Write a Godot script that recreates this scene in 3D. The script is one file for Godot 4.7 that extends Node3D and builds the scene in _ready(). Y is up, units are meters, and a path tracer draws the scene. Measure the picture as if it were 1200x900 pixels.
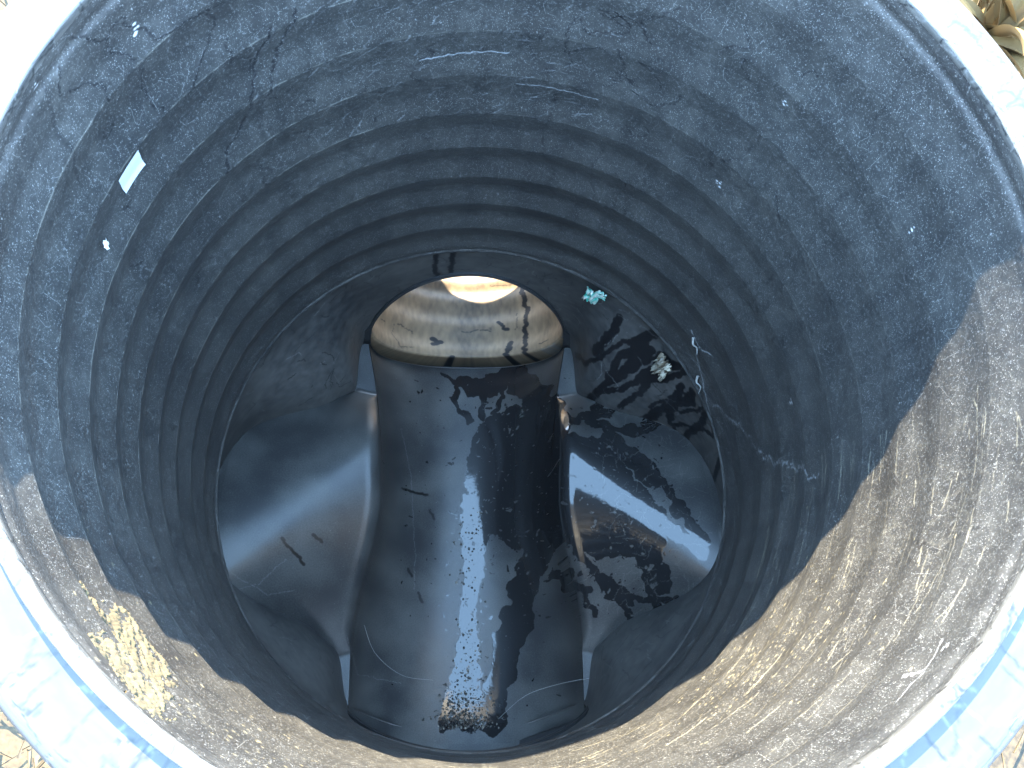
extends Node3D

const RS := 0.4          # inner radius of the shaft
const TOP := 0.8095      # top of the rim lip
const PITCH := 0.078
const SPRING := -0.3     # springline of the through channel
const BORE := 0.192      # bore of the two pipe sockets
const NEAR := 0.020      # the near socket is this much wider
const GROUND := -0.56
const CELL := 0.6

var rng := RandomNumberGenerator.new()
var used := {}

# ---------------------------------------------------------------- helpers
func numbered(called: String) -> String:
	if not used.has(called):
		used[called] = 0
		return called
	used[called] += 1
	return "%s_%03d" % [called, used[called]]

func thing(called: String, label: String, category: String, at := Vector3.ZERO, group := "") -> Node3D:
	var o := Node3D.new()
	o.name = numbered(called)
	add_child(o, true)
	o.position = at
	tag(o, label, category, group)
	return o

func tag(o: Node, label: String, category: String, group := "", kind := "") -> void:
	if label: o.set_meta("label", label)
	if category: o.set_meta("category", category)
	if group: o.set_meta("group", group)
	if kind: o.set_meta("kind", kind)

func put(called: String, mesh: Mesh, m: Material, parent: Node = self) -> MeshInstance3D:
	var o := MeshInstance3D.new()
	o.name = numbered(called) if parent == self else called
	o.mesh = mesh
	o.material_override = m
	parent.add_child(o, true)
	return o

# A sheet of nu x nv points; at(i, j) gives [position, uv] or [position, uv, colour]. Normals are shared; the front is du x dv.
func sheet(nu: int, nv: int, at: Callable, flip := false, wrap := false, keep: Variant = null, uv2_times := Vector2.ZERO) -> ArrayMesh:
	var v := PackedVector3Array()
	var uv := PackedVector2Array()
	var uv2 := PackedVector2Array()
	var col := PackedColorArray()
	for j in nv:
		for i in nu:
			var a: Array = at.call(i, j)
			v.append(a[0])
			uv.append(a[1])
			if uv2_times != Vector2.ZERO: uv2.append(a[1] * uv2_times)
			if a.size() > 2: col.append(a[2])
	var idx := PackedInt32Array()
	var n := PackedVector3Array()
	n.resize(v.size())
	for j in nv - 1:
		for i in nu - 1:
			if keep != null and not keep.call(i, j): continue
			var a := j * nu + i
			var b := a + 1
			var c := a + nu
			var d := c + 1
			for t in [[a, b, d], [a, d, c]]:
				var f: Vector3 = (v[t[1]] - v[t[0]]).cross(v[t[2]] - v[t[0]])
				if flip: f = -f
				for k in t: n[k] += f
				if flip: idx.append_array(PackedInt32Array([t[0], t[1], t[2]]))
				else: idx.append_array(PackedInt32Array([t[0], t[2], t[1]]))
	if wrap:
		for j in nv:
			var s := n[j * nu] + n[j * nu + nu - 1]
			n[j * nu] = s
			n[j * nu + nu - 1] = s
	for k in n.size():
		n[k] = n[k].normalized() if n[k].length_squared() > 1e-24 else Vector3.UP
	var arr := []
	arr.resize(Mesh.ARRAY_MAX)
	arr[Mesh.ARRAY_VERTEX] = v
	arr[Mesh.ARRAY_NORMAL] = n
	arr[Mesh.ARRAY_TEX_UV] = uv
	if uv2.size(): arr[Mesh.ARRAY_TEX_UV2] = uv2
	if col.size(): arr[Mesh.ARRAY_COLOR] = col
	arr[Mesh.ARRAY_INDEX] = idx
	var m := ArrayMesh.new()
	m.add_surface_from_arrays(Mesh.PRIMITIVE_TRIANGLES, arr)
	return m

# Turned about the y axis: profile of (radius, height); u runs round from the near side, v along the profile.
func lathe(profile: PackedVector2Array, nu := 240, flip := false) -> ArrayMesh:
	var nv := profile.size()
	return sheet(nu + 1, nv, func(i, j):
		var u := float(i) / nu
		var phi := (u - 0.5) * TAU
		var q := profile[j]
		return [Vector3(q.x * sin(phi), q.y, -q.x * cos(phi)), Vector2(u, float(j) / (nv - 1))], flip, true)

func noise(freq: float, octaves := 4, seed_ := 1) -> FastNoiseLite:
	var n := FastNoiseLite.new()
	n.noise_type = FastNoiseLite.TYPE_SIMPLEX_SMOOTH
	n.frequency = freq
	n.fractal_octaves = octaves
	n.seed = seed_
	return n

func srgb8(lin: float) -> int:
	var s := lin * 12.92 if lin < 0.0031308 else 1.055 * pow(lin, 1.0 / 2.4) - 0.055
	return clampi(roundi(s * 255.0), 0, 255)

func tex(im: Image) -> ImageTexture:
	return ImageTexture.create_from_image(im)

# A layer for marks, painted over a base in linear colours.
func dot(im: Image, x: float, y: float, r: float, c: Color, o: float) -> void:
	var w := im.get_width()
	var h := im.get_height()
	for yy in range(int(floor(y - r)), int(ceil(y + r)) + 1):
		if yy < 0 or yy >= h: continue
		for xx in range(int(floor(x - r)), int(ceil(x + r)) + 1):
			var d := Vector2(xx - x, yy - y).length()
			var k := clampf(r + 0.5 - d, 0.0, 1.0) * o
			if k <= 0.0: continue
			var p := im.get_pixel(posmod(xx, w), yy)
			im.set_pixel(posmod(xx, w), yy, p.lerp(c, k))

# A ragged line through points in picture elements of the map.
func stroke(im: Image, pts: Array, r: float, c: Color, o: float, rag := 0.0, gap := 0.0) -> void:
	for k in pts.size() - 1:
		var a: Vector2 = pts[k]
		var b: Vector2 = pts[k + 1]
		var n := maxi(1, int(a.distance_to(b) / maxf(0.7, r * 0.7)))
		var side := (b - a).orthogonal().normalized()
		var off := 0.0
		for i in n:
			off = off * 0.9 + rng.randfn(0.0, rag * 0.45)
			if gap > 0.0 and rng.randf() < gap: continue
			var q := a.lerp(b, float(i) / n) + side * off
			dot(im, q.x, q.y, r * rng.randf_range(0.75, 1.25), c, o)

func ss(a: float, b: float, x: float) -> float:
	return smoothstep(a, b, x)

func lin(r: float, g: float, b: float) -> Color:
	return Color(r, g, b).linear_to_srgb()

func plastic(rough: float, color := Color(0.017, 0.0175, 0.0185)) -> StandardMaterial3D:
	var m := StandardMaterial3D.new()
	m.albedo_color = color.linear_to_srgb()
	m.roughness = rough
	return m

# ---------------------------------------------------------------- shape of the floor of the manhole
func half_width(z: float) -> float:
	return 0.161 + (0.036 * pow(clampf(-z / 0.335, 0.0, 1.0), 2.0) if z < 0.0 else 0.049 * ss(-0.02, 0.25, z))

func channel_end(x: float, sgn := -1.0) -> float:
	return 0.345 + 0.3 * (sqrt(0.153 - x * x) - 0.345) if sgn < 0.0 else 0.5

func hump(x: float, z: float) -> float:
	var k := clampf((absf(x) - 0.165) / 0.235, 0.0, 1.3)
	var crest := -0.180 + 0.040 * k + 0.035 * k * k
	var mid := -0.108 + 0.235 * k
	var w := (0.27 if z < mid else 0.21) - 0.06 * minf(k, 1.0)
	var reach := (mid + 0.228 + 0.06 * k) if z < mid else (0.240 + 0.055 * k - mid)
	var slope := (crest - SPRING) / (sqrt(reach * reach + w * w) - w)
	return maxf(SPRING, crest - slope * (sqrt((z - mid) * (z - mid) + w * w) - w))

func shaft_radius(y: float, phi := -1.5) -> float:
	if y > 0.76:
		var g := exp(-pow((y - 0.783) / 0.006, 2.0))
		return RS + 0.004 * g + 0.003 * (1.0 - ss(0.755, 0.79, y))
	var c := absf(cos(PI * (y - 0.71) / PITCH))
	var ridge := 0.9 * c * c + 0.14 * pow(c, 60.0)
	var r := RS + 0.0070 * (1.0 - ridge) * (1.0 - 0.68 * exp(-pow((phi - 1.5) / 0.7, 2.0))) * (1.0 - 0.5 * exp(-pow((phi - 0.1) / 0.9, 2.0)) * ss(0.25, 0.55, y))
	r = lerpf(r, RS + 0.003, ss(0.73, 0.76, y))
	return lerpf(RS, r, ss(0.0, 0.03, y))

func chamber_radius(phi: float, y: float) -> float:
	var d := rad_to_deg(minf(absf(phi), absf(PI - absf(phi))))
	var tuck := ss(28.0, 44.0, d) * (1.0 - ss(52.0, 74.0, d))
	var deep := 0.085 if absf(phi) < PI * 0.5 else 0.068
	return 0.409 - deep * tuck * ss(0.0, 0.30, -y) + 0.024 * ss(60.0, 84.0, d) * ss(0.0, 0.08, -y)

# ---------------------------------------------------------------- surfaces
func shaft_maps() -> Array:
	var w := 2048
	var h := 1024
	var big := noise(2.2, 4, 3)
	var mid := noise(11.0, 4, 5)
	var fine := noise(60.0, 3, 8)
	var streak := noise(9.0, 3, 12)
	var col := PackedByteArray()
	col.resize(w * h * 3)
	var rough := PackedByteArray()
	rough.resize(w * h)
	var bump := PackedByteArray()
	bump.resize(w * h)
	var table := PackedByteArray()
	table.resize(1024)
	for i in 1024: table[i] = srgb8(i / 1024.0 * 0.4)
	for j in h:
		var y := (1.0 - (j + 0.5) / h) * TOP
		for i in w:
			var phi := ((i + 0.5) / w - 0.5) * TAU
			var cx := sin(phi) * RS
			var cz := -cos(phi) * RS
			var b := big.get_noise_3d(cx, y, cz)
			var f := fine.get_noise_3d(cx, y, cz)
			var m := mid.get_noise_3d(cx, y, cz)
			var s := streak.get_noise_3d(cx * 3.0, y * 0.35, cz * 3.0)
			var dust := clampf(0.42 + 0.4 * b + 0.3 * m + 0.35 * s, 0.0, 1.0)
			dust *= clampf(0.65 + 0.55 * f, 0.3, 1.4)
			var d := 0.125 * dust
			if y < 0.74 and y > 0.02:  # rib crests: pale dust plus a painted highlight, strongest on the left
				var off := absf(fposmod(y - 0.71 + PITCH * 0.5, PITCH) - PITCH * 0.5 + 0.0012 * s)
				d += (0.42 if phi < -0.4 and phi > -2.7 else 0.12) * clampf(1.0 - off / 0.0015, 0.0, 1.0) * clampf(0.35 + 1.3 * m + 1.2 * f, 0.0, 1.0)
			var k := (j * w + i) * 3
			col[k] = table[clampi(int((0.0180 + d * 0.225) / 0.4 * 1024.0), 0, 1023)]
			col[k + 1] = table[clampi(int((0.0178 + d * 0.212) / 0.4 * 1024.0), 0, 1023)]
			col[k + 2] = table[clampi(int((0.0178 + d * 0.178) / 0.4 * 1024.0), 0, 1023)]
			rough[j * w + i] = clampi(int(255.0 * (0.42 + 0.12 * dust + 0.10 * m)), 0, 255)
			bump[j * w + i] = clampi(int(128.0 + 70.0 * f + 60.0 * m), 0, 255)
	var ci := Image.create_from_data(w, h, false, Image.FORMAT_RGB8, col)
	var bi := Image.create_from_data(w, h, false, Image.FORMAT_L8, bump)
	rng.seed = 41
	var at := func(p: Array) -> Array:
		var out := []
		for q in p: out.append(Vector2((q[0] / 360.0 + 0.5) * w, (1.0 - q[1] * 0.001 / TOP) * h))
		return out
	# cracks in the dried film of dust, running drips
	var black := lin(0.006, 0.006, 0.007)
	var cracks := [
		[[-64.1, 790], [-61.9, 776], [-59.7, 753], [-58.0, 762], [-56.3, 755], [-56.2, 744], [-54.2, 732], [-53.5, 716], [-51.0, 711], [-46.9, 707], [-42.8, 698]],
		[[-59.7, 753], [-59.4, 736], [-57.3, 716]], [[-57.1, 706], [-58.0, 682], [-57.8, 660], [-56.8, 637]], [[-66.9, 779], [-68.3, 768], [-68.5, 756]],
		[[-67.4, 752], [-62.8, 724], [-63.5, 706]], [[-43.9, 655], [-44.1, 638], [-43.8, 621]], [[-45.5, 705], [-45.1, 674], [-52.5, 625]],
		[[10.3, 527], [9.7, 572], [11.5, 587], [13.3, 569], [19.1, 586], [19.1, 600], [16.2, 612], [14.1, 602], [16.0, 598], [18.2, 594]],
		[[15.8, 556], [10.7, 531], [11.7, 505], [15.0, 505]], [[18.6, 560], [20.1, 535], [20.7, 506], [18.3, 506]], [[18.8, 609], [21.4, 602], [23.6, 583]],
		[[22.8, 499], [27.1, 490], [30.4, 510], [31.2, 528]], [[25.1, 328], [28.0, 312], [28.2, 290]]]
	for c in cracks:
		stroke(ci, at.call(c), 0.6, black, 0.75, 1.6)
		stroke(bi, at.call(c), 1.0, Color(0.2, 0.2, 0.2), 0.8, 0.8)
	for k in 46:
		var p := Vector2(rng.randf_range(-75.0, 60.0), rng.randf_range(330.0, 790.0))
		var c := [[p.x, p.y]]
		for q in rng.randi_range(2, 5):
			p += Vector2(rng.randf_range(-3.0, 3.0), rng.randf_range(-22.0, 14.0))
			c.append([p.x, p.y])
		stroke(ci, at.call(c), 0.7, black, 0.45, 1.4)
	for c in [[[-37.1, 639], [-40.4, 604], [-42.8, 562], [-43.4, 539], [-45.8, 517], [-49.8, 501], [-51.1, 473]], [[-32.9, 647], [-36.8, 599], [-38.7, 567], [-40.9, 535]]]:
		stroke(ci, at.call(c), 1.3, black, 0.45, 1.6)
		var e := []
		for q in at.call(c): e.append(q + Vector2(3.5, 0))
		stroke(ci, e, 0.6, lin(0.10, 0.10, 0.10), 0.35, 1.4, 0.3)
	# scratches and scuffs
	var pale := lin(0.20, 0.205, 0.21)
	for c in [[[3.1, 460], [8.4, 461], [12.2, 461], [18.0, 461]], [[132.3, 740], [136.5, 747], [137.7, 727]], [[141.4, 747], [138.9, 743], [136.8, 750]], [[56.1, 102], [60.2, 91], [64.3, 111]],
		[[60.7, 60], [65.3, 37], [71.0, 16], [77.0, 5]], [[-14.1, 506], [-8.4, 510], [-2.7, 515], [1.2, 514]]]:
		stroke(ci, at.call(c), 1.1, pale, 0.7, 1.2, 0.25)
	stroke(ci, at.call([[71.0, 16], [81.2, 113], [86.3, 147], [90.5, 188], [100.0, 356]]), 1.1, pale, 0.5, 3.0, 0.45)
	# chalky fleck on the film: vertical dashes
	for k in 15000:
		var x := rng.randf() * w
		var y := rng.randf() * h
		if big.get_noise_3d(x * 0.002, y * 0.002, 4.0) * 1.4 + 0.55 < rng.randf(): continue
		var g := rng.randf_range(0.05, 0.16)
		var c := lin(g, g * 1.01, g * 1.02)
		var n := rng.randi_range(1, 5)
		for q in n: dot(ci, x + q * rng.randf_range(-0.3, 0.3), y + q, rng.randf_range(0.3, 0.8), c, rng.randf_range(0.3, 0.8))
	# runs of water down the wall, some washed dark and some dried pale
	for k in 40:
		var p := Vector2(rng.randf_range(-180.0, 180.0), rng.randf_range(200.0, 800.0))
		var c := [[p.x, p.y]]
		for q in rng.randi_range(5, 14):
			p += Vector2(rng.randfn(0.0, 1.1), -rng.randf_range(12.0, 26.0))
			c.append([p.x, maxf(p.y, 4.0)])
		var washed := rng.randf() < 0.55
		stroke(ci, at.call(c), rng.randf_range(0.6, 2.4), black if washed else lin(0.09, 0.088, 0.08), rng.randf_range(0.06, 0.2), 1.3, 0.25)
	# scribbled scuffs, thickest on the right
	for k in 260:
		var p := Vector2(rng.randfn(113.0, 9.0), rng.randfn(600.0, 75.0)) if k < 240 else Vector2(rng.randf_range(-30.0, 170.0), rng.randf_range(60.0, 770.0))
		var dir := rng.randf() * TAU
		var c := [[p.x, p.y]]
		for q in rng.randi_range(3, 8):
			dir += rng.randfn(0.0, 0.7)
			p += Vector2(cos(dir) * 0.9, sin(dir) * 7.0)
			c.append([p.x, p.y])
		stroke(ci, at.call(c), 0.35, lin(0.15, 0.14, 0.11), rng.randf_range(0.15, 0.45), 1.2, 0.3)
	for k in 420:
		var p := Vector2(rng.randf_range(-34.0, 16.0), rng.randf_range(390.0, 660.0)) if k < 240 else Vector2(rng.randf_range(58.0, 135.0), rng.randf_range(4.0, 75.0))
		var l := rng.randf_range(0.6, 3.0) if k < 240 else rng.randf_range(1.0, 6.0)
		stroke(ci, at.call([[p.x, p.y], [p.x + l, p.y + rng.randfn(4.0, 6.0)]]), rng.randf_range(0.3, 0.8), pale, rng.randf_range(0.15, 0.5), 1.0, 0.3)
	# hoop scuffs and dried mud streaks on the near right
	for k in 330:
		var p := Vector2(rng.randf_range(95.0, 190.0), rng.randf_range(180.0, 770.0))
		var l := rng.randf_range(1.0, 9.0)
		stroke(ci, at.call([[p.x, p.y], [p.x + l, p.y + rng.randfn(0.0, 5.0)]]), rng.randf_range(0.5, 1.1), lin(0.20, 0.18, 0.13), rng.randf_range(0.2, 0.6), 0.9, 0.3)
	for k in 900:
		var p := Vector2(rng.randfn(134.0, 9.0), rng.randfn(400.0, 110.0)) if k < 600 else Vector2(rng.randfn(-150.0, 14.0), rng.randfn(640.0, 90.0))
		var q: Vector2 = at.call([[p.x, p.y]])[0]
		dot(ci, q.x, q.y, rng.randf_range(0.5, 2.0), lin(0.25, 0.21, 0.12), rng.randf_range(0.3, 0.8))
	for q in at.call([[133.7, 753], [83.4, 296], [43.9, 428], [46.2, 613], [-55.4, 738], [-70.8, 789], [73.8, 649]]):
		for k in 5: dot(ci, q.x + rng.randfn(0.0, 2.0), q.y + rng.randfn(0.0, 3.0), rng.randf_range(0.8, 2.0), lin(0.45, 0.46, 0.47), 0.8)
	return [ci, Image.create_from_data(w, h, false, Image.FORMAT_L8, rough), bi]

func speck_tile(seed_: int, many: int, bright: float) -> Image:
	var im := Image.create_empty(1024, 1024, false, Image.FORMAT_RGB8)
	rng.seed = seed_
	for k in many:
		var g := bright * pow(rng.randf(), 2.0)
		var c := lin(g, g * 0.99, g * 0.94)
		var x := rng.randf() * 1024.0
		var y := rng.randf_range(4.0, 1018.0)
		if k % 110 == 0:
			var p := Vector2(x, y)
			var turn := rng.randf() * TAU
			var line := [p]
			for q in rng.randi_range(3, 9):
				turn += rng.randfn(0.0, 0.25)
				p += Vector2.from_angle(turn) * rng.randf_range(6.0, 22.0)
				p.y = clampf(p.y, 3.0, 1020.0)
				line.append(p)
			stroke(im, line, 0.7, c, 0.9, 1.0, 0.25)
		for q in rng.randi_range(1, 4): dot(im, x + rng.randfn(0.0, 0.6) * q, y + q * rng.randf_range(0.5, 2.0), rng.randf_range(0.6, 1.9), c, 0.8)
	return im

func shaft_material() -> StandardMaterial3D:
	var maps := shaft_maps()
	var m := StandardMaterial3D.new()
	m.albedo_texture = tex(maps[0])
	m.roughness = 1.0
	m.roughness_texture = tex(maps[1])
	m.heightmap_enabled = true
	m.heightmap_scale = 0.10
	m.heightmap_texture = tex(maps[2])
	m.detail_enabled = true
	m.detail_blend_mode = BaseMaterial3D.BLEND_MODE_ADD
	m.detail_uv_layer = BaseMaterial3D.DETAIL_UV_2
	m.detail_albedo = tex(speck_tile(6, 15000, 0.22))
	return m

# Maps of the floor, seen from above: 0.84 m square. Wet film is smooth and rinsed of dust.
func floor_maps() -> Array:
	var w := 1024
	var side := 0.84
	var wet := Image.create_empty(w, w, false, Image.FORMAT_RGB8)
	rng.seed = 77
	var at := func(p: Array) -> Array:
		var out := []
		for q in p: out.append(Vector2(q[0] * 0.001 / side + 0.5, q[1] * 0.001 / side + 0.5) * w)
		return out
	var on := Color.WHITE
	var band := [[106, -345], [120, -322], [140, -290], [158, -232], [163, -131], [158, -30], [145, 48], [117, 144], [93, 226], [72, 307], [47, 392]]
	stroke(wet, at.call(band), 32.0, on, 1.0, 1.5)
	var fill := func(poly: Array, over: int) -> void:
		var pts := PackedVector2Array(at.call(poly))
		var box := Rect2(pts[0], Vector2.ZERO)
		for q in pts: box = box.expand(q)
		for y in range(int(box.position.y), int(box.end.y), over):
			for x in range(int(box.position.x), int(box.end.x), over):
				if Geometry2D.is_point_in_polygon(Vector2(x, y), pts): dot(wet, x, y, over + 2.0, on, 1.0)
	fill.call([[32, -225], [70, -250], [105, -262], [163, -207], [168, -68], [158, 40], [115, 42], [58, 9], [23, -37], [5, -112]], 4)
	fill.call([[0, -70], [45, -60], [52, 20], [40, 90], [26, 130], [22, 200], [30, 290], [40, 390], [-45, 390], [-34, 330], [-12, 280], [-3, 200], [2, 122]], 4)
	fill.call([[169, -105], [225, -125], [290, -45], [335, 30], [330, 95], [250, 96], [193, 76], [160, 50]], 4)
	fill.call([[-60, -350], [-20, -330], [40, -335], [100, -350], [70, -300], [20, -300]], 4)
	for c in [[[231, -176], [287, -245], [345, -337]], [[231, -176], [319, -198], [400, -260]], [[242, -152], [322, -60], [392, 90]], [[226, -153], [328, -140], [420, -200]],
		[[279, -33], [348, 66], [395, 103]], [[317, 90], [341, 158]], [[170, -150], [215, -170], [242, -152]], [[190, -120], [260, -110], [330, -20]]]:
		stroke(wet, at.call(c), 13.0, on, 1.0, 3.0)
	for c in [[[336, 43], [378, 96]], [[193, 78], [249, 153], [314, 224]], [[220, 110], [277, 168], [357, 172]], [[172, 106], [208, 151], [225, 194]], [[300, 100], [330, 190]], [[350, 20], [390, 60]],
		[[30, -330], [45, -280], [40, -240]], [[-20, -320], [-10, -270], [20, -230]], [[80, -330], [90, -290], [60, -250]]]:
		stroke(wet, at.call(c), 8.0, on, 1.0, 2.0)
	for k in 360:
		var c := Vector2(rng.randfn(0.53, 0.035), 0.97 - 0.3 * pow(rng.randf(), 1.8)) * w if k < 130 else Vector2(rng.randfn(0.66, 0.13), rng.randfn(0.5, 0.16)) * w
		dot(wet, c.x, c.y, rng.randf_range(0.8, 4.0), on if rng.randf() < 0.6 else Color.BLACK, 1.0)
	for k in 900:
		var c := Vector2(0.5 + rng.randfn(0.10, 0.06), rng.randf_range(0.16, 0.62)) * w if k < 450 else Vector2(rng.randfn(0.78, 0.07), rng.randfn(0.52, 0.12)) * w
		dot(wet, c.x, c.y, 0.8 + 2.6 * pow(rng.randf(), 3.0), on if rng.randf() < 0.55 else Color.BLACK, 1.0)
	for k in 40:
		var c := Vector2(rng.randf_range(0.34, 0.5), rng.randf_range(0.1, 0.8)) * w
		dot(wet, c.x, c.y, rng.randf_range(0.8, 3.0), on, 1.0)
	var edge := noise(0.018, 2, 21)
	var edge2 := noise(0.018, 2, 22)
	var tiny := noise(0.12, 3, 25)
	var wide := noise(0.006, 4, 23)
	var grain := noise(0.25, 3, 24)
	var col := Image.create_empty(w, w, false, Image.FORMAT_RGB8)
	var rough := Image.create_empty(w, w, false, Image.FORMAT_L8)
	var bump := Image.create_empty(w, w, false, Image.FORMAT_L8)
	for y in w:
		for x in w:
			var fx := clampf(x + 13.0 * edge.get_noise_2d(x, y) + 1.6 * tiny.get_noise_2d(x, y), 0.0, w - 2.0)
			var fy := clampf(y + 13.0 * edge2.get_noise_2d(x, y) + 1.6 * tiny.get_noise_2d(x + 300, y), 0.0, w - 2.0)
			var sx := int(fx)
			var sy := int(fy)
			fx -= sx
			fy -= sy
			var wt := lerpf(lerpf(wet.get_pixel(sx, sy).r, wet.get_pixel(sx + 1, sy).r, fx), lerpf(wet.get_pixel(sx, sy + 1).r, wet.get_pixel(sx + 1, sy + 1).r, fx), fy)
			var g := grain.get_noise_2d(x, y)
			var wd := wide.get_noise_2d(x, y)
			var dust := clampf(0.4 + 0.9 * wd + 0.5 * g, 0.0, 1.0) * (1.0 - wt)
			var d := 0.15 * dust
			col.set_pixel(x, y, Color8(srgb8(0.012 + 0.012 * (1.0 - wt) + d * 0.24), srgb8(0.0125 + 0.012 * (1.0 - wt) + d * 0.235), srgb8(0.013 + 0.012 * (1.0 - wt) + d * 0.21)))
			var dry := 0.38 + 0.08 * dust + 0.05 * g
			rough.set_pixel(x, y, Color.from_hsv(0, 0, lerpf(dry, 0.075 + 0.04 * maxf(0.0, wd + 0.5 * edge2.get_noise_2d(x * 2.0, y * 2.0)), wt)))
			bump.set_pixel(x, y, Color.from_hsv(0, 0, 0.5 + 0.10 * g * (1.0 - wt) + 0.12 * wt + (0.06 + 0.10 * wt) * edge.get_noise_2d(x * 0.7, y * 0.7) + 0.05 * wt * tiny.get_noise_2d(x * 0.5, y * 0.5)))
	var pale := lin(0.12, 0.12, 0.12)
	for c in [[[-133, -206], [-110, -103], [-101, 39], [-100, 125]], [[-215, 224], [-202, 287], [-122, 304]], [[-385, 156], [-350, 142], [-312, 102]], [[-390, 130], [-340, 160], [-300, 150]]]:
		stroke(col, at.call(c), 0.7, pale, 0.6, 1.0, 0.3)
	for c in [[[-113, 84], [-105, 100]], [[-91, 130], [-82, 150]], [[-128, -78], [-75, -70]], [[-70, -40], [-60, -20]], [[-320, 70], [-285, 110]], [[-270, 60], [-255, 72]]]:
		stroke(col, at.call(c), 3.0, lin(0.006, 0.006, 0.006), 0.8, 2.0)
	for k in 1500:
		var g := rng.randf_range(0.04, 0.16)
		dot(col, rng.randf() * w, rng.randf() * w, rng.randf_range(0.3, 1.0), lin(g, g, g * 0.95), rng.randf_range(0.3, 0.9))
	for k in 240:
		var p := Vector2(rng.randf_range(220.0, 400.0), rng.randf_range(-280.0, 230.0))
		var c := [[p.x, p.y], [p.x + rng.randfn(0.0, 14.0), p.y + rng.randfn(0.0, 14.0)]]
		stroke(col, at.call(c), 0.5, lin(0.13, 0.125, 0.11), 0.5, 1.5, 0.2)
	return [col, rough, bump]

func floor_material() -> StandardMaterial3D:
	var maps := floor_maps()
	var m := StandardMaterial3D.new()
	m.albedo_texture = tex(maps[0])
	m.roughness = 1.0
	m.roughness_texture = tex(maps[1])
	m.heightmap_enabled = true
	m.heightmap_scale = 0.06
	m.metallic_specular = 0.45
	m.heightmap_texture = tex(maps[2])
	return m

func floor_uv(p: Vector3) -> Vector2:
	return Vector2(p.x, p.z) / 0.84 + Vector2(0.5, 0.5)

# Dusty plastic with its own wrap-around map: grime amount, colour of the grime.
func grimy(w: int, h: int, amount: float, grime: Color, rough: float, seed_: int, scratches: int, uneven := 1.0, drips := []) -> StandardMaterial3D:
	var im := Image.create_empty(w, h, false, Image.FORMAT_RGB8)
	var a := noise(3.0, 5, seed_)
	var b := noise(30.0, 3, seed_ + 1)
	for y in h:
		for x in w:
			var phi := float(x) / w * TAU
			var q := Vector3(cos(phi), float(y) / h * 2.0, sin(phi)) * 0.5
			var k := clampf(0.45 + (0.8 * a.get_noise_3dv(q) + 0.5 * b.get_noise_3dv(q)) * uneven, 0.0, 1.0) * amount
			im.set_pixel(x, y, Color8(srgb8(0.016 + k * grime.r), srgb8(0.0165 + k * grime.g), srgb8(0.0175 + k * grime.b)))
	rng.seed = seed_
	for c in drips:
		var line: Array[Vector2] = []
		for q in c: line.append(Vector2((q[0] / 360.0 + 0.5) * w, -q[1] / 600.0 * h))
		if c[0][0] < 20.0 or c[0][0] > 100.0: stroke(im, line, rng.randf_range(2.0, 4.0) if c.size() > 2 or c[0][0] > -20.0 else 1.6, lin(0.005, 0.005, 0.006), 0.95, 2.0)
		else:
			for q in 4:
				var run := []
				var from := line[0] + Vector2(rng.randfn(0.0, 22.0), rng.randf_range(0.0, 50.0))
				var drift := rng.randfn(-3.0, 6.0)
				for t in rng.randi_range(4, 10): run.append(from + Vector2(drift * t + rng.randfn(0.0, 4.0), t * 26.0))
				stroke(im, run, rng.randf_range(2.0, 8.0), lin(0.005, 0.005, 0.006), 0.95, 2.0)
	for k in scratches:
		var p := Vector2(rng.randf() * w, rng.randf() * h)
		var d := Vector2.from_angle(rng.randf() * TAU) * rng.randf_range(4.0, 40.0)
		var dark := rng.randf() < 0.6
		stroke(im, [p, p + d * Vector2(1.0, 0.5), p + d], 0.6, lin(0.008, 0.008, 0.008) if dark else lin(0.13, 0.13, 0.125), rng.randf_range(0.3, 0.8), 1.0, 0.2)
	var m := StandardMaterial3D.new()
	m.albedo_texture = tex(im)
	m.roughness = rough
	return m

# A sheet round the axis that leaves the two pipe bores open; radius(phi, y).
func holed(radius: Callable, top: float, bottom: float, bore: float, rows: int, flip: bool, lower: bool) -> ArrayMesh:
	var turns := []
	for k in 361: turns.append(deg_to_rad(k - 180.0))
	for s in [0.0, PI, -PI]:
		for k in range(-26, 27):
			var x := (bore if s == 0.0 else bore + NEAR) * sin(k / 26.0 * PI * 0.5)
			var ph: float = asin(x / radius.call(0.0, SPRING)) * (1.0 if s == 0.0 else -1.0) + s
			if absf(ph) <= PI: turns.append(ph)
	turns.sort()
	var n := turns.size()
	return sheet(n, rows, func(i, j):
		var phi: float = turns[i]
		var x: float = radius.call(0.0, SPRING) * sin(phi)
		var b := bore if cos(phi) > 0.0 else bore + NEAR
		var open := sqrt(maxf(0.0, b * b - x * x))
		var t := float(j) / (rows - 1)
		var y: float
		if lower: y = lerpf(SPRING - open, bottom, t)
		else: y = lerpf(top, SPRING + open, t)
		var r: float = radius.call(phi, y)
		return [Vector3(r * sin(phi), y, -r * cos(phi)), Vector2(phi / TAU + 0.5, (top - y) / 0.6)], flip, false)

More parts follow.
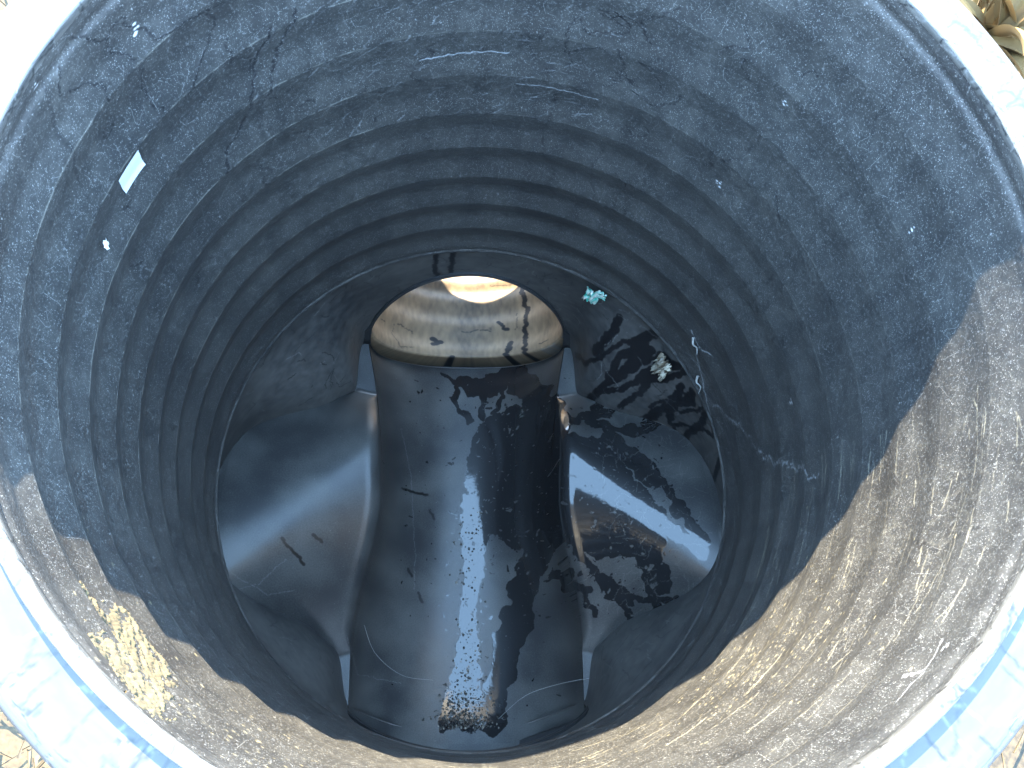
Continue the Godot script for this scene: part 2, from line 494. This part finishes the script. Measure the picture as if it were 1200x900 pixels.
# Bore of a pipe stub along the z axis; steps of (distance out from the chamber wall, radius).
func pipe_bore(steps: Array, sgn: float) -> ArrayMesh:
	return sheet(121, steps.size(), func(i, j):
		var a := float(i) / 120 * TAU
		var d: float = steps[j][0]
		var r: float = steps[j][1] + (NEAR if sgn > 0.0 else 0.0)
		if cos(a) < 0.0: r = minf(r, BORE + (NEAR if sgn > 0.0 else 0.0) + lerpf(0.06, 0.006, ss(0.0, -0.25, cos(a))) ) if j < steps.size() - 1 or r < BORE + 0.07 else r
		var x := r * sin(a)
		var face := lerpf(channel_end(x), sqrt(0.1635 - x * x), ss(0.02, -0.16, cos(a))) if sgn < 0.0 else sqrt(0.1635 - x * x)
		var z := lerpf(face, 0.394, ss(0.01, 0.15, d)) + d
		return [Vector3(x, SPRING - r * cos(a), sgn * z), Vector2(float(i) / 120, d / 0.6)], sgn > 0.0, true)

func bench(sgn: float) -> ArrayMesh:
	var rise := 14
	var top := 56
	return sheet(rise + top, 141, func(i, j):
		var z := (float(j) / 140 * 2.0 - 1.0) * 0.3385
		var c := half_width(z)
		var out := 0.45
		var e := hump(c, z)
		var f := minf(0.022, maxf(e - SPRING, 0.0) * 0.9)
		var p: Vector3
		if i < rise - 8: p = Vector3(c, lerpf(SPRING, e - f, float(i) / (rise - 8)), z)
		elif i < rise:
			var a := float(i - rise + 8) / 8.0 * PI * 0.5
			p = Vector3(c + f * (1.0 - cos(a)), lerpf(e - f, hump(c + f, z), sin(a)), z)
		else:
			var x := lerpf(c + f, out, float(i - rise) / (top - 1))
			p = Vector3(x, hump(x, z), z)
		p.x *= sgn
		return [p, floor_uv(p)], sgn > 0.0)

func channel() -> ArrayMesh:
	return sheet(97, 161, func(i, j):
		var s := float(j) / 160 * 2.0 - 1.0
		var a := (float(i) / 96 * 2.0 - 1.0) * PI * 0.5
		var c := half_width(s * (0.337 if s < 0.0 else 0.5))
		var x := c * sin(a)
		var z := s * channel_end(x, s)
		var e := lerpf(2.0, 2.4, ss(-0.9, -0.3, s))
		var p := Vector3(x, SPRING - 0.2 * pow(maxf(0.0, 1.0 - pow(absf(sin(a)), e)), 1.0 / e), z)
		return [p, floor_uv(p)], true)

# A crumpled scrap of sheet; colours run from a to b over its creases.
func scrap(w: float, h: float, n: int, rough: float, a: Color, b: Color, seed_: int) -> ArrayMesh:
	var f := noise(1.0, 3, seed_)
	return sheet(n, n, func(i, j):
		var u := float(i) / (n - 1) - 0.5
		var v := float(j) / (n - 1) - 0.5
		var k := Vector3(u, v, 0.0) * 3.0
		var d := absf(f.get_noise_3dv(k * 0.9)) * rough
		var ragged := 1.0 + 0.5 * f.get_noise_2d(u * 3.0 + 9.0, v * 3.0)
		var t := clampf(0.5 + 2.2 * f.get_noise_3dv(k + Vector3(5, 5, 5)), 0.0, 1.0)
		return [Vector3(u * w * ragged, v * h * ragged, d), Vector2(u + 0.5, v + 0.5), a.lerp(b, t)])

func round_at(phi_deg: float, y: float, r: float) -> Transform3D:
	var ph := deg_to_rad(phi_deg)
	var p := Vector3(r * sin(ph), y, -r * cos(ph))
	var inward := Vector3(-sin(ph), 0, cos(ph))
	return Transform3D(Basis(Vector3.UP.cross(inward), Vector3.UP, inward), p)

# A thin strand through points, its radius tapering from r0 to r1.
func strand(pts: Array, r0: float, r1: float, flat_ := 1.0) -> ArrayMesh:
	var curve := Curve3D.new()
	for k in pts.size():
		var a: Vector3 = pts[maxi(k - 1, 0)]
		var b: Vector3 = pts[mini(k + 1, pts.size() - 1)]
		curve.add_point(pts[k], (a - b) / 6.0, (b - a) / 6.0)
	var n := pts.size() * 5
	return sheet(7, n, func(i, j):
		var t := float(j) / (n - 1)
		var q := curve.sample_baked_with_rotation(t * curve.get_baked_length(), true)
		var a := float(i) / 6 * TAU
		var r := lerpf(r0, r1, t)
		return [q.origin + q.basis.x * cos(a) * r + q.basis.y * sin(a) * r * flat_, Vector2(float(i) / 6, t)], true, true)

# ---------------------------------------------------------------- the scene
func _ready() -> void:
	var cam := Camera3D.new()
	cam.name = "camera"
	cam.transform = Transform3D(Basis(Vector3(0.99517, 0.09696, 0.01544), Vector3(-0.01544, 0.30989, -0.95065), Vector3(-0.09696, 0.94582, 0.30989)), Vector3(-0.0849, 1.3914, 0.2948))
	cam.fov = 2.0 * rad_to_deg(atan(450.0 / 1050.0))
	cam.near = 0.02
	cam.far = 200.0
	add_child(cam)
	cam.current = true

	var sky_mat := ProceduralSkyMaterial.new()
	sky_mat.sky_top_color = lin(0.245, 0.43, 0.69)
	sky_mat.sky_horizon_color = lin(0.62, 0.78, 1.0)
	sky_mat.sky_curve = 0.12
	sky_mat.ground_bottom_color = lin(0.16, 0.14, 0.11)
	sky_mat.ground_horizon_color = lin(0.30, 0.28, 0.25)
	sky_mat.sun_angle_max = 12.0
	var sky := Sky.new()
	sky.sky_material = sky_mat
	var env := Environment.new()
	env.background_mode = Environment.BG_SKY
	env.sky = sky
	env.background_energy_multiplier = 1.0
	env.tonemap_mode = Environment.TONE_MAPPER_LINEAR
	env.tonemap_exposure = 25.0
	env.sdfgi_enabled = true
	env.ssao_enabled = true
	env.ssil_enabled = true
	var we := WorldEnvironment.new()
	we.name = "world"
	we.environment = env
	add_child(we)

	var sun := DirectionalLight3D.new()
	sun.name = "sun"
	sun.light_energy = 0.72
	sun.light_color = Color(1.0, 0.94, 0.82)
	sun.light_angular_distance = 0.55
	sun.shadow_enabled = true
	var az := deg_to_rad(-13.0)
	var el := deg_to_rad(41.5)
	var to_sun := Vector3(sin(az) * cos(el), sin(el), -cos(az) * cos(el))
	sun.look_at_from_position(to_sun * 10.0, Vector3.ZERO)
	add_child(sun)

	ground()
	manhole()
	small_things()
	plants()

func ground() -> void:
	var m := StandardMaterial3D.new()
	var im := Image.create_empty(1024, 1024, false, Image.FORMAT_RGB8)
	var a := noise(0.006, 5, 31)
	var b := noise(0.09, 3, 32)
	a.domain_warp_enabled = true
	for y in 1024:
		for x in 1024:
			var k := clampf(0.5 + 0.8 * a.get_noise_2d(x, y) + 0.5 * b.get_noise_2d(x, y), 0.0, 1.0)
			im.set_pixel(x, y, Color8(srgb8(lerpf(0.022, 0.085, k)), srgb8(lerpf(0.017, 0.058, k)), srgb8(lerpf(0.011, 0.030, k))))
	m.albedo_texture = tex(im)
	m.uv1_triplanar = true
	m.uv1_scale = Vector3.ONE * 0.7
	m.roughness = 0.95
	var f := noise(0.9, 4, 33)
	var o := put("ground", sheet(161, 161, func(i, j):
		var u := float(i) / 80.0 - 1.0
		var v := float(j) / 80.0 - 1.0
		var x := signf(u) * pow(absf(u), 3.0) * 60.0
		var z := signf(v) * pow(absf(v), 3.0) * 60.0
		var d := Vector2(x, z).length()
		return [Vector3(x, GROUND + 0.06 * f.get_noise_2d(x, z) * ss(1.1, 3.0, d), z), Vector2(x, z)], true), m)
	tag(o, "", "", "", "structure")

func manhole() -> void:
	var body := thing("plastic_manhole", "large black ribbed plastic manhole with a round open top and channel in its floor", "manhole")
	# shaft
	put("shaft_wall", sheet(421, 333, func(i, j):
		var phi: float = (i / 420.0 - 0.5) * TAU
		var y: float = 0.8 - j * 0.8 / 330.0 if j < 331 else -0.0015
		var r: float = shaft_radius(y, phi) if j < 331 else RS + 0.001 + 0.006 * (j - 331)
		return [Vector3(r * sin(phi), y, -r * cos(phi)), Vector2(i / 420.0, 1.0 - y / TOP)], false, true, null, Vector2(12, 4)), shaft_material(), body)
	# rim: lip and flange
	var rim := put("flange", lathe(PackedVector2Array([Vector2(0.4090, 0.7995), Vector2(0.4097, 0.7978), Vector2(0.4115, 0.797), Vector2(0.43, 0.7968), Vector2(0.446, 0.797), Vector2(0.4505, 0.7962),
		Vector2(0.4545, 0.794), Vector2(0.4568, 0.7905), Vector2(0.4575, 0.786), Vector2(0.4575, 0.764), Vector2(0.456, 0.761), Vector2(0.43, 0.759)]), 300, true), grimy(2048, 96, 0.20, Color(0.26, 0.245, 0.21), 0.42, 51, 1500, 0.25), body)
	put("lip", lathe(PackedVector2Array([Vector2(0.4005, 0.7998), Vector2(0.3985, 0.8015), Vector2(0.3982, 0.8068), Vector2(0.3990, 0.8088), Vector2(0.4008, 0.8096), Vector2(0.4065, 0.8096), Vector2(0.4084, 0.8088), Vector2(0.4092, 0.807),
		Vector2(0.4090, 0.7995)]), 300, true), grimy(2048, 32, 0.32, Color(0.26, 0.245, 0.21), 0.4, 55, 500, 0.5), rim)
	# outside
	var outer := PackedVector2Array()
	for k in 200:
		var y := 0.7588 - k * 0.80 / 199.0
		outer.append(Vector2(0.43 + 0.012 * absf(cos(PI * (y - 0.71) / PITCH)), y))
	outer.append(Vector2(0.465, -0.0432))
	put("outer_wall", lathe(outer, 120, true), plastic(0.45), body)
	var shell := func(_phi, _y): return 0.465
	var base := put("base_shell", holed(shell, -0.0432, GROUND - 0.02, 0.226, 16, true, false), plastic(0.45), body)
	put("base_foot", holed(shell, -0.0432, GROUND - 0.02, 0.226, 8, true, true), plastic(0.45), base)
	put("ledge_ring", lathe(PackedVector2Array([Vector2(0.401, 0.010), Vector2(0.3992, 0.006), Vector2(0.3982, 0.004), Vector2(0.3977, 0.0022), Vector2(0.3978, 0.0008), Vector2(0.3985, -0.0006), Vector2(0.4005, -0.0020), Vector2(0.412, -0.003)]), 300, false),
		grimy(2048, 32, 0.22, Color(0.26, 0.25, 0.225), 0.45, 58, 900, 1.6), body)
	# base chamber
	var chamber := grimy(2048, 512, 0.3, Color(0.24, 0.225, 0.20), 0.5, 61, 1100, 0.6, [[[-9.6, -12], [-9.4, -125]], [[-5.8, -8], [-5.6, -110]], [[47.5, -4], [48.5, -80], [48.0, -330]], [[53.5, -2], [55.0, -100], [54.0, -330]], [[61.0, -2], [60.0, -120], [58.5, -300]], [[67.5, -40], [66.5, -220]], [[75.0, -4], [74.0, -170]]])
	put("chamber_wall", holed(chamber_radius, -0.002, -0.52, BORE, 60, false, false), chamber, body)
	var fm := floor_material()
	put("channel", channel(), fm, body)
	put("benching", bench(-1.0), fm, body)
	put("benching", bench(1.0), fm, body)
	# pipe stubs
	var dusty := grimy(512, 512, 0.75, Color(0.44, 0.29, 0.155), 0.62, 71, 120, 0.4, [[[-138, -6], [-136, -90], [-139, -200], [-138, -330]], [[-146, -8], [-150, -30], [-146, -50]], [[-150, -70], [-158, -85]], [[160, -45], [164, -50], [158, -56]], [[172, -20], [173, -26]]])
	for s in [-1.0, 1.0]:
		var steps := [[-0.002, BORE + 0.001], [0.0, BORE + 0.003], [0.0003, BORE + 0.0035], [0.0006, BORE + 0.062], [0.001, BORE + 0.064], [0.022, BORE + 0.064], [0.0225, BORE + 0.062]]
		var t := put("pipe_socket", pipe_bore(steps, s), plastic(0.45), body)
		var inner := [[0.0225, BORE + 0.062], [0.023, BORE + 0.006], [0.0235, BORE + 0.003], [0.0245, BORE + 0.001], [0.0255, BORE]]
		for k in 111:
			var d := 0.033 + k * 0.00448
			inner.append([d, BORE + 0.0055 * (1.0 - pow(absf(cos(PI * (d - 0.033) / 0.046)), 2.0))])
		inner.append([0.537, BORE + 0.012])
		inner.append([0.537, BORE + 0.028])
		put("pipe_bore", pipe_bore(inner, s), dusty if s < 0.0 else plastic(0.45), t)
		var skin := [[0.537, BORE + 0.028]]
		for k in 80:
			var d := 0.533 - k * 0.0062
			skin.append([d, BORE + 0.028 + 0.01 * absf(sin(PI * d / 0.062))])
		put("pipe_skin", pipe_bore(skin, s), plastic(0.45), t)

func small_things() -> void:
	# white square sticker on the wall
	var white := plastic(0.5, Color(0.44, 0.47, 0.50))
	var o := put("sticker", sheet(13, 13, func(i, j):
		var u := float(i) / 12
		var v := float(j) / 12
		var a := Vector2(-68.1, 625).lerp(Vector2(-63.1, 629), u)
		var b := Vector2(-67.6, 593).lerp(Vector2(-62.7, 596), u)
		var q := a.lerp(b, v)
		var y := q.y * 0.001
		var lift := 0.0006 + 0.0012 * pow(u * v, 4.0)
		var t := round_at(q.x, y, minf(shaft_radius(y), RS + 0.006) - lift)
		return [t.origin, Vector2(u, v)]), white)
	tag(o, "small blank white square sticker on the left inner wall of the shaft", "sticker")
	# teal scrap
	var vc := StandardMaterial3D.new()
	vc.vertex_color_use_as_albedo = true
	vc.roughness = 0.55
	var teal := thing("plastic_scrap", "crumpled teal and white plastic scrap stuck below the shaft's ledge, right of the pipe", "scrap")
	teal.transform = round_at(31.2, -0.035, 0.397)
	put("torn_sheet", scrap(0.024, 0.046, 14, 0.016, Color(0.02, 0.36, 0.28), Color(0.55, 0.58, 0.52), 4), vc, teal)
	var bit := put("torn_sheet", scrap(0.016, 0.022, 10, 0.010, Color(0.04, 0.40, 0.32), Color(0.55, 0.58, 0.52), 9), vc, teal)
	bit.position = Vector3(0.016, 0.022, 0.001)
	# mud lump / dry leaf
	var lump := put("mud_lump", scrap(0.028, 0.060, 22, 0.030, Color(0.10, 0.085, 0.06), Color(0.36, 0.32, 0.24), 17), vc)
	lump.transform = round_at(57.0, -0.045, 0.393)
	tag(lump, "crumpled pale tan lump of dried mud on the wall at the floor's upper right", "mud lump")
	# chip
	var chip := put("paint_chip", scrap(0.007, 0.013, 7, 0.004, Color(0.5, 0.5, 0.48), Color(0.66, 0.66, 0.64), 23), vc)
	chip.transform = round_at(-75.5, 0.592, RS + 0.001)
	tag(chip, "tiny off-white chip stuck to the left shaft wall below the square sticker", "chip")
	# shavings on the ledge
	var pale := plastic(0.5, Color(0.22, 0.215, 0.20))
	var runs := [
		[[[58.0, 100], [59.3, 92], [60.2, 88], [61.5, 84]], "pale curl of plastic swarf hanging over the right edge of the floor, upper of two"],
		[[[65.0, 36], [66.0, 28], [67.4, 24], [68.4, 14]], "pale curl of plastic swarf hanging over the right edge of the floor, lower of two"]]
	for r in runs:
		var pts := []
		for k in r[0].size(): pts.append(round_at(r[0][k][0], r[0][k][1] * 0.001, RS - 0.002 - 0.004 * (k % 2)).origin)
		var s := put("plastic_swarf", strand(pts, 0.0026, 0.0003, 0.3), pale)
		tag(s, r[1], "swarf", "plastic swarf on the ledge")
	# dried mud smear on the near left wall
	mud_smear()
	# grit at the low end of the channel
	rng.seed = 91
	var grain := SphereMesh.new()
	grain.radial_segments = 7
	grain.rings = 4
	grain.radius = 0.5
	grain.height = 1.0
	var gm := StandardMaterial3D.new()
	gm.vertex_color_use_as_albedo = true
	gm.roughness = 0.7
	var mm := MultiMesh.new()
	mm.transform_format = MultiMesh.TRANSFORM_3D
	mm.use_colors = true
	mm.mesh = grain
	mm.instance_count = 900
	for k in 900:
		var x: float
		var z: float
		if k < 640:
			z = 0.392 - absf(rng.randfn(0.0, 0.045))
			x = rng.randfn(0.0, 0.030)
		else:
			z = rng.randf_range(-0.05, 0.38)
			x = 0.012 + rng.randfn(0.0, 0.018)
		var c := half_width(z)
		var s := 0.0012 + 0.0042 * pow(rng.randf(), 2.5)
		var y := SPRING - 0.2 * pow(maxf(0.0, 1.0 - pow(absf(x) / c, 2.4)), 1.0 / 2.4) + s * 0.25
		if k < 420: y += maxf(0.0, 0.010 * (1.0 - absf(x) / 0.05)) * rng.randf() * ss(0.32, 0.39, z)
		var b := Basis.from_euler(Vector3(rng.randf(), rng.randf(), rng.randf()) * TAU).scaled(Vector3(s, s * rng.randf_range(0.5, 1.0), s * rng.randf_range(0.7, 1.4)))
		mm.set_instance_transform(k, Transform3D(b, Vector3(x, y, z)))
		var g := rng.randf_range(0.008, 0.05) if rng.randf() < 0.85 else rng.randf_range(0.1, 0.2)
		mm.set_instance_color(k, Color(g, g * 0.88, g * 0.7))
	var grit := MultiMeshInstance3D.new()
	grit.name = "grit"
	grit.multimesh = mm
	grit.material_override = gm
	add_child(grit, true)
	tag(grit, "dark wet grit and soil gathered at the low end of the floor channel", "grit", "", "stuff")
	# spider threads
	var silk := plastic(0.6, Color(0.22, 0.22, 0.21))
	for r in [
		[[Vector3(0.225, -0.29, 0.30), Vector3(0.17, -0.33, 0.31), Vector3(0.11, -0.36, 0.33), Vector3(0.06, -0.37, 0.37)], "thin spider thread across the near right end of the channel"],
		[[Vector3(-0.19, -0.35, 0.20), Vector3(-0.17, -0.40, 0.25), Vector3(-0.12, -0.45, 0.29), Vector3(-0.06, -0.475, 0.30)], "thin spider thread across the near left end of the channel"]]:
		var s := put("spider_thread", strand(r[0], 0.0003, 0.0002), silk)
		tag(s, r[1], "cobweb")

func mud_smear() -> void:
	var outline := PackedVector2Array([Vector2(-124.2, 700), Vector2(-126.5, 664), Vector2(-127.6, 600), Vector2(-131.0, 596), Vector2(-134.5, 622), Vector2(-138.2, 668), Vector2(-140.6, 722), Vector2(-142.0, 780), Vector2(-139.5, 782),
		Vector2(-137.6, 768), Vector2(-134.8, 752), Vector2(-131.5, 742), Vector2(-130.0, 733), Vector2(-133.0, 715), Vector2(-132.6, 690), Vector2(-129.2, 668), Vector2(-126.9, 690)])
	var n := noise(1.0, 4, 81)
	var nu := 190
	var nv := 190
	var thick := PackedFloat32Array()
	thick.resize(nu * nv)
	for j in nv:
		for i in nu:
			var q := Vector2(lerpf(-145.0, -121.0, float(i) / (nu - 1)), lerpf(580.0, 790.0, float(j) / (nv - 1)))
			var wq := q + Vector2(n.get_noise_2d(q.x * 0.6, q.y * 0.06) * 2.4, n.get_noise_2d(q.x * 0.6 + 50.0, q.y * 0.06) * 18.0)
			var inside := Geometry2D.is_point_in_polygon(wq, outline)
			var ribs := n.get_noise_2d(q.x * 0.55 + q.y * 0.10, q.y * 0.02 - q.x * 0.12)
			thick[j * nu + i] = clampf(0.0006 + 0.0022 * ribs + 0.0016 * n.get_noise_2d(q.x * 1.3 - q.y * 0.05, q.y * 0.08), 0.0, 0.0022) if inside else 0.0
	var m := StandardMaterial3D.new()
	m.vertex_color_use_as_albedo = true
	m.roughness = 0.9
	var o := put("dried_mud", sheet(nu, nv, func(i, j):
		var y := lerpf(0.58, 0.79, float(j) / (nv - 1))
		var t: float = thick[j * nu + i]
		var p := round_at(lerpf(-145.0, -121.0, float(i) / (nu - 1)), y, shaft_radius(y) - t + (0.0008 if t == 0.0 else 0.0)).origin
		var k := clampf(0.5 + n.get_noise_2d(i * 0.09 + j * 0.05, j * 0.025) * 1.2, 0.0, 1.0)
		return [p, Vector2(i, j) / 190.0, Color(0.058, 0.045, 0.024).lerp(Color(0.098, 0.076, 0.038), k)], false, false,
		func(i, j): return thick[j * nu + i] + thick[j * nu + i + 1] + thick[(j + 1) * nu + i] + thick[(j + 1) * nu + i + 1] > 0.0), m)
	tag(o, "streaky patch of dried yellowish mud on the sunlit near left wall under the rim", "mud")

func plants() -> void:
	rng.seed = 101
	# scattered straw on the soil
	var blade := sheet(3, 6, func(i, j):
		var t := float(j) / 5
		return [Vector3((i - 1) * 0.5 * (1.0 - t * 0.8), absf(i - 1) * 0.15 + 0.25 * sin(t * PI), t - 0.5), Vector2(i * 0.5, t)], true)
	var sm := StandardMaterial3D.new()
	sm.vertex_color_use_as_albedo = true
	sm.roughness = 0.8
	var mm := MultiMesh.new()
	mm.transform_format = MultiMesh.TRANSFORM_3D
	mm.use_colors = true
	mm.mesh = blade
	mm.instance_count = 5000
	for k in 5000:
		var d := rng.randf_range(0.6, 3.4)
		var a := rng.randf() * TAU
		var l := rng.randf_range(0.03, 0.16)
		var b := Basis.from_euler(Vector3(rng.randfn(0.0, 0.25), rng.randf() * TAU, rng.randfn(0.0, 0.3))) * Basis.from_scale(Vector3(rng.randf_range(0.003, 0.010), l * 0.3, l))
		mm.set_instance_transform(k, Transform3D(b, Vector3(sin(a) * d, GROUND + 0.012 + rng.randf() * 0.02, cos(a) * d)))
		var g := rng.randf_range(0.3, 1.0)
		mm.set_instance_color(k, Color(0.085, 0.062, 0.032) * g)
	var straw := MultiMeshInstance3D.new()
	straw.name = "straw_litter"
	straw.multimesh = mm
	straw.material_override = sm
	add_child(straw, true)
	tag(straw, "loose dry straw and leaf litter on the soil round the manhole", "straw", "", "stuff")
	# tufts of broad dry grass beyond the right rim
	for s in [[Vector3(1.42, GROUND, -1.32), "tuft of broad dry tan grass blades beyond the upper right rim, nearer one"], [Vector3(1.80, GROUND, -1.46), "tuft of broad dry tan grass blades beyond the upper right rim, farther one"]]:
		var t := thing("dry_grass_tuft", s[1], "dry grass", s[0], "dry grass tufts beyond the rim")
		for k in 34:
			var a := rng.randf() * TAU
			var l := rng.randf_range(0.25, 0.6)
			var lean := rng.randf_range(0.25, 1.0)
			var wide := rng.randf_range(0.016, 0.034)
			var g := rng.randf_range(0.55, 1.1)
			var c := Color(0.17, 0.10, 0.030) * g
			var root := Vector3(rng.randfn(0.0, 0.05), -0.01, rng.randfn(0.0, 0.05))
			var lf := put("leaf", sheet(5, 10, func(i, j):
				var q := float(j) / 9
				var across: float = (i - 2) * 0.5
				var side := Vector3(cos(a), 0, -sin(a))
				var fwd := Vector3(sin(a), 0, cos(a))
				var p := root + fwd * l * lean * pow(q, 1.5) + Vector3.UP * l * (q - 0.45 * lean * q * q)
				p += side * across * wide * (1.0 - pow(q, 3.0)) + Vector3.UP * across * across * wide * 0.7
				return [p, Vector2(i * 0.25, q), c * (0.8 + 0.4 * absf(across))], true), sm, t)
			lf.name = "leaf" if k == 0 else "leaf_%03d" % k
